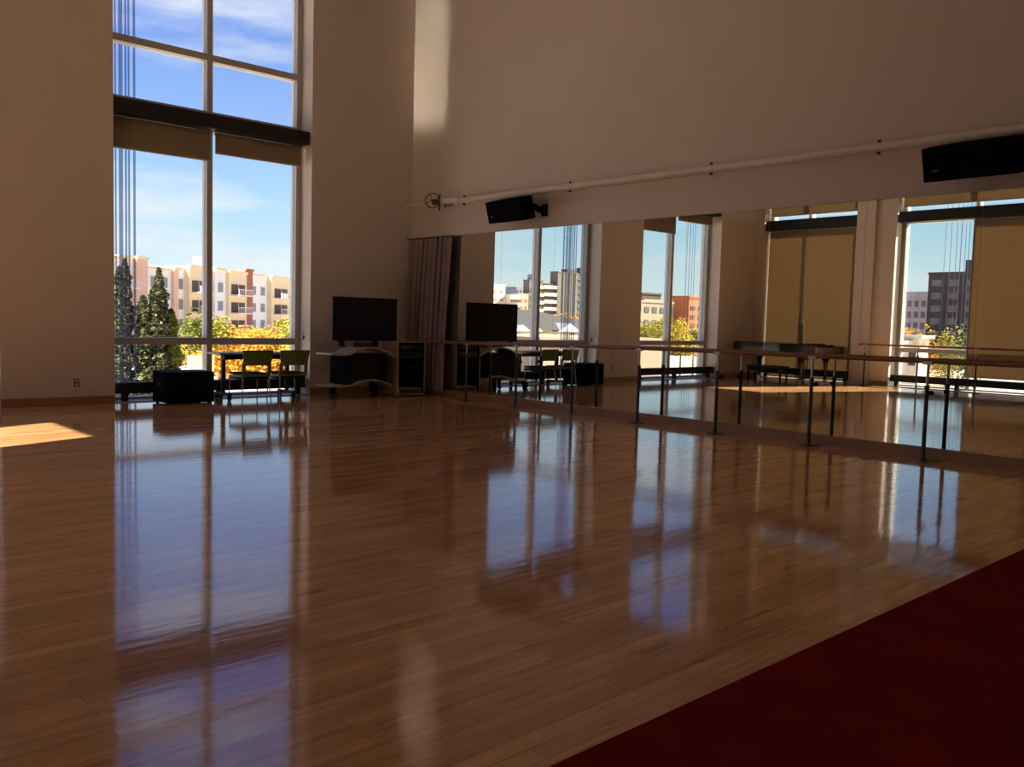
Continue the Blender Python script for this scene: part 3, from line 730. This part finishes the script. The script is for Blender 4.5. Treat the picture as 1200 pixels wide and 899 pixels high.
for y in (-.7, .1+.0, 1.0): 
    f = obj('window_frame', boxes((0, .08, y-.45, y+.45, 4.9, 6.3)), E_['railing'], t); obj('pane', boxes((.08, .12, y-.36, y+.36, 5.0, 6.2)), E_['darkwin'], f)

# --- trees
LF = dict(yellow=leaf_material('bright_yellow_leaves', (.36, .27, .03), (.55, .42, .05), (.66, .54, .10)),
          poplar=leaf_material('poplar_leaves', (.014, .020, .012), (.040, .052, .022), (.20, .19, .10)),
          gold=leaf_material('golden_leaves', (.42, .17, .015), (.62, .30, .03), (.72, .46, .08)),
          yellowgreen=leaf_material('yellow_green_leaves', (.12, .14, .02), (.34, .30, .04), (.55, .46, .08)),
          green=leaf_material('green_leaves', (.03, .06, .012), (.10, .14, .02), (.30, .28, .04)))
def tree(name, x, y, r, top, m, label, n=900, ls=.3, column=False, group=None, seed=0, base=None):
    rnd = random.Random(seed+int(abs(x)*13+abs(y)*7))
    H = top-GZ; t = thing(name, label, 'tree' if name != 'bush' else 'bush', (x, y, GZ), group=group)
    b0 = H*.08 if column else H*.30
    if base is not None: b0 = base
    bm = B()
    lobes = [(rnd.uniform(-.55, .55)*r, rnd.uniform(-.55, .55)*r, rnd.uniform(.15, .8), rnd.uniform(.45, .7)) for _ in range(9)]
    for i in range(n):
        if column:
            f = rnd.random(); z = b0+(H-b0)*f; rr = r*(min(1, f*6)**.5)*max(.03, (1-f**4.5))**.8*(1+.22*math.sin(z*3+seed)+.15*math.sin(z*7))
            a = rnd.uniform(0, 2*PI); q = rnd.random()**.35*rr; p = Vector((q*math.cos(a), q*math.sin(a), z))
        else:
            L_ = lobes[i % 9]; d = Vector((rnd.gauss(0, 1), rnd.gauss(0, 1), rnd.gauss(0, 1))).normalized()*(rnd.random()**.3)
            hh = (H-b0)/2
            p = Vector((L_[0]+d.x*r*L_[3], L_[1]+d.y*r*L_[3], b0+(H-b0)*L_[2]+d.z*hh*L_[3]))
            p.z = min(p.z, H)
            p.z = max(p.z, b0*.8)
        s = ls*rnd.uniform(.5, 1.1); ax = Vector((rnd.gauss(0, 1), rnd.gauss(0, 1), rnd.gauss(0, 1))).normalized(); u, w = frame_of(ax)
        vs = [bm.verts.new(p+u*s*.5), bm.verts.new(p+w*s*.32), bm.verts.new(p-u*s*.5), bm.verts.new(p-w*s*.32)]
        bm.faces.new(vs)
    obj('crown', bm, m, t)
    bm = B(); tr = max(.06, r*.07)
    tube(bm, [(0, 0, 0), (0, 0, H*.4), (.03*r, 0, H*.85)], [tr, tr*.7, tr*.2], 8)
    for k in range(5):
        a = k*2.4; z = b0+(H-b0)*(.15+.13*k); q = r*(.35 if column else .6)
        tube(bm, [(0, 0, z-.3), (q*math.cos(a), q*math.sin(a), z+(.7 if column else .4)*q)], [tr*.45, tr*.1], 6)
    obj('trunk', bm, M['bark'], t)
    return t
pops = [(.338, 3.7, .55, 'slim dark poplar hard against the left edge of the tall window'), (.351, 4.2, .50, 'tallest poplar, second from the left edge of the tall window'),
        (.3625, 2.2, .60, 'lower dark poplar standing in the gap between the two tall ones'), (.3885, 3.8, .62, 'broad tall poplar over the black box, right one of the tall pair'),
        (.3755, 2.85, .62, 'poplar just left of the broad tall one, a little shorter'), (.4015, 1.5, .62, 'short light green poplar at the right foot of the group')]
for k, (ra, top, r, lab) in enumerate(pops):
    tree('poplar_tree', ra*50+random.uniform(-.05, .05), 50+(.6 if k % 2 else -.4), r, top, LF['poplar'] if k != 5 else LF['green'], lab, n=5200, ls=.27, column=True, seed=k*5)
golds = [(.430, 1.9, 2.6, 'green', 'yellow green tree left of the window mullion outside'), (.452, .9, 2.2, 'yellowgreen', 'yellow green tree right of the window mullion outside'),
         (.470, -.3, 3.2, 'gold', 'golden tree in front of the cream balconies, left of the orange mass'), (.492, -.6, 3.6, 'gold', 'low orange gold tree filling the middle of the right pane'),
         (.512, -.3, 3.0, 'gold', 'golden tree below the red pilaster of the apartment block'), (.530, 1.1, 2.3, 'yellowgreen', 'yellow green tree below the rightmost balconies'),
         (.552, .4, 3.0, 'yellowgreen', 'yellow green tree at the right edge of the right pane'), (.420, -2.0, 3.0, 'gold', 'low golden tree beside the short poplar'), (.442, -2.2, 3.0, 'gold', 'low golden tree seen behind the mullion')]
golds += [(.455, -2.6, 3.2, 'gold', 'low orange hedge tree at the table left edge, outside'), (.485, -2.4, 3.2, 'gold', 'low orange hedge tree behind the nearer green chair, outside'),
          (.515, -2.5, 3.2, 'gold', 'low orange hedge tree between the two green chairs, outside'), (.545, -2.4, 3.2, 'gold', 'low orange hedge tree behind the farther green chair, outside')]
for k, (ra, top, r, m, lab) in enumerate(golds):
    yy = 105+(k % 3)*5 if k < 9 else 92; tree('autumn_tree', ra*yy, yy, r, top, LF[m], lab, n=1500, ls=.5, seed=k, base=.6)
tree('autumn_tree', -94, 110, 3.6, 2.9, LF['gold'], 'golden tree behind the row house roof, left of two in the mirror', n=1300, ls=.6, base=1)
tree('autumn_tree', -99.3, 110, 3.8, 3.8, LF['gold'], 'taller golden tree beneath the dark slab tower in the mirror', n=1300, ls=.6, base=1)
for k, (x, top, m, lab) in enumerate([(-68.2, 1.7, 'yellowgreen', 'yellow green tree at the left edge of the middle reflected window'), (-70.6, 2.1, 'yellowgreen', 'yellow green tree in the left pane of the middle reflected window'),
        (-73.2, 2.6, 'yellowgreen', 'yellow green tree at the mullion of the middle reflected window'), (-75.6, 2.3, 'yellow', 'bright yellow tree in the right pane of the middle reflected window'), (-78.4, .8, 'green', 'green tree below the orange brick building in the mirror')]):
    tree('autumn_tree', x, 70, 2.0, top, LF[m], lab, n=1100, ls=.4, seed=k+20, base=3.6)
for k, (y, top, m, lab) in enumerate([(29.4, 2.0, 'gold', 'golden tree above the cream house at the left of the rightmost reflected window'), (27.7, 2.35, 'gold', 'taller golden tree above the cream house in the rightmost reflected window'),
        (26.0, 2.2, 'yellowgreen', 'yellow green tree below the dark tower in the mirror'), (24.4, 2.1, 'green', 'dark green tree beside the tan shade in the mirror')]):
    tree('autumn_tree', -51.5, y+1.2, 1.35, top, LF[m], lab, n=1300, ls=.28, seed=k+40, base=1)
for k, (y, lab) in enumerate([(19.8, 'yellow green bush low in the rightmost reflected window, left one'), (18.3, 'yellow green bush low in the rightmost reflected window, right one')]):
    tree('bush', -24, y, .9, -1.3-.2*k, LF['yellowgreen'], lab, n=900, ls=.2, seed=k+60, base=.3)

# ------------------------------------------------------------------ sky and sun
w = bpy.data.worlds.new('sky'); sc.world = w; w.use_nodes = True; nt = w.node_tree; nt.nodes.clear(); N = nt.nodes.new; Lk = nt.links.new
out = N('ShaderNodeOutputWorld'); bg = N('ShaderNodeBackground'); Lk(bg.outputs[0], out.inputs[0])
tc = N('ShaderNodeTexCoord'); sx = N('ShaderNodeSeparateXYZ'); Lk(tc.outputs['Generated'], sx.inputs[0])
r = N('ShaderNodeValToRGB'); e = r.color_ramp.elements
e[0].position = 0; e[0].color = (.86, .97, 1.0, 1); e[1].position = 1; e[1].color = (.10, .22, .62, 1)
for p, c in ((.035, (.80, .95, 1.0)), (.11, (.52, .79, 1.0)), (.20, (.34, .55, 1.0)), (.34, (.17, .31, .86))):
    k = e.new(p); k.color = (*c, 1)
Lk(sx.outputs['Z'], r.inputs['Fac'])
mp = N('ShaderNodeMapping'); mp.inputs['Scale'].default_value = (1.6, 1.6, 9); mp.inputs['Rotation'].default_value = (.12, -.18, .4)
Lk(tc.outputs['Generated'], mp.inputs['Vector'])
n = N('ShaderNodeTexNoise'); n.inputs['Scale'].default_value = 2.2; n.inputs['Detail'].default_value = 7; n.inputs['Roughness'].default_value = .55
Lk(mp.outputs[0], n.inputs['Vector'])
cr = N('ShaderNodeValToRGB'); cr.color_ramp.elements[0].position = .50; cr.color_ramp.elements[1].position = .72
cr.color_ramp.elements[0].color = (0, 0, 0, 1); cr.color_ramp.elements[1].color = (.85, .85, .85, 1)
Lk(n.outputs['Fac'], cr.inputs['Fac'])
mx = N('ShaderNodeMixRGB'); mx.inputs['Color2'].default_value = (.93, .94, 1.0, 1)
Lk(cr.outputs['Color'], mx.inputs['Fac']); Lk(r.outputs['Color'], mx.inputs['Color1']); Lk(mx.outputs[0], bg.inputs['Color'])
bg.inputs['Strength'].default_value = 1.06
ld = bpy.data.lights.new('sun', 'SUN'); ld.energy = 27.0; ld.color = (1.0, .86, .66); ld.angle = math.radians(.53)
sun = bpy.data.objects.new('sun', ld); COL.objects.link(sun)
dirv = Vector((1, .37, 0)); dirv = Vector((dirv.x, dirv.y, -.675*dirv.length)).normalized()
sun.rotation_euler = dirv.to_track_quat('-Z', 'Y').to_euler(); sun.location = (-20, 0, 20)

# ------------------------------------------------------------------ camera
cd_ = bpy.data.cameras.new('camera'); cam = bpy.data.objects.new('camera', cd_); COL.objects.link(cam); sc.camera = cam
yaw, pitch, roll, fpx = .7477, -.0711, .0266, 1032.67
fwd = Vector((math.sin(yaw)*math.cos(pitch), math.cos(yaw)*math.cos(pitch), math.sin(pitch)))
right = Vector((math.cos(yaw), -math.sin(yaw), 0)); up = right.cross(fwd)
r2 = right*math.cos(roll)+up*math.sin(roll); u2 = -right*math.sin(roll)+up*math.cos(roll)
Rm = Matrix((r2, u2, -fwd)).transposed().to_4x4(); cam.matrix_world = Matrix.Translation((0, 0, 1.35)) @ Rm
cd_.sensor_width = 36; cd_.lens = fpx/1200*36; cd_.clip_end = 2000; cd_.clip_start = .05

vs = sc.view_settings; vs.view_transform = 'Standard'; vs.look = 'None'; vs.gamma = 1; vs.use_curve_mapping = False; vs.exposure = 0.10
cy = sc.cycles; cy.use_denoising = True; cy.max_bounces = 14; cy.diffuse_bounces = 6; cy.glossy_bounces = 8; cy.transparent_max_bounces = 16
cy.caustics_reflective = True; cy.blur_glossy = .21; cy.sample_clamp_indirect = 0; cy.use_guiding = True; cy.use_surface_guiding = True; cy.use_volume_guiding = False
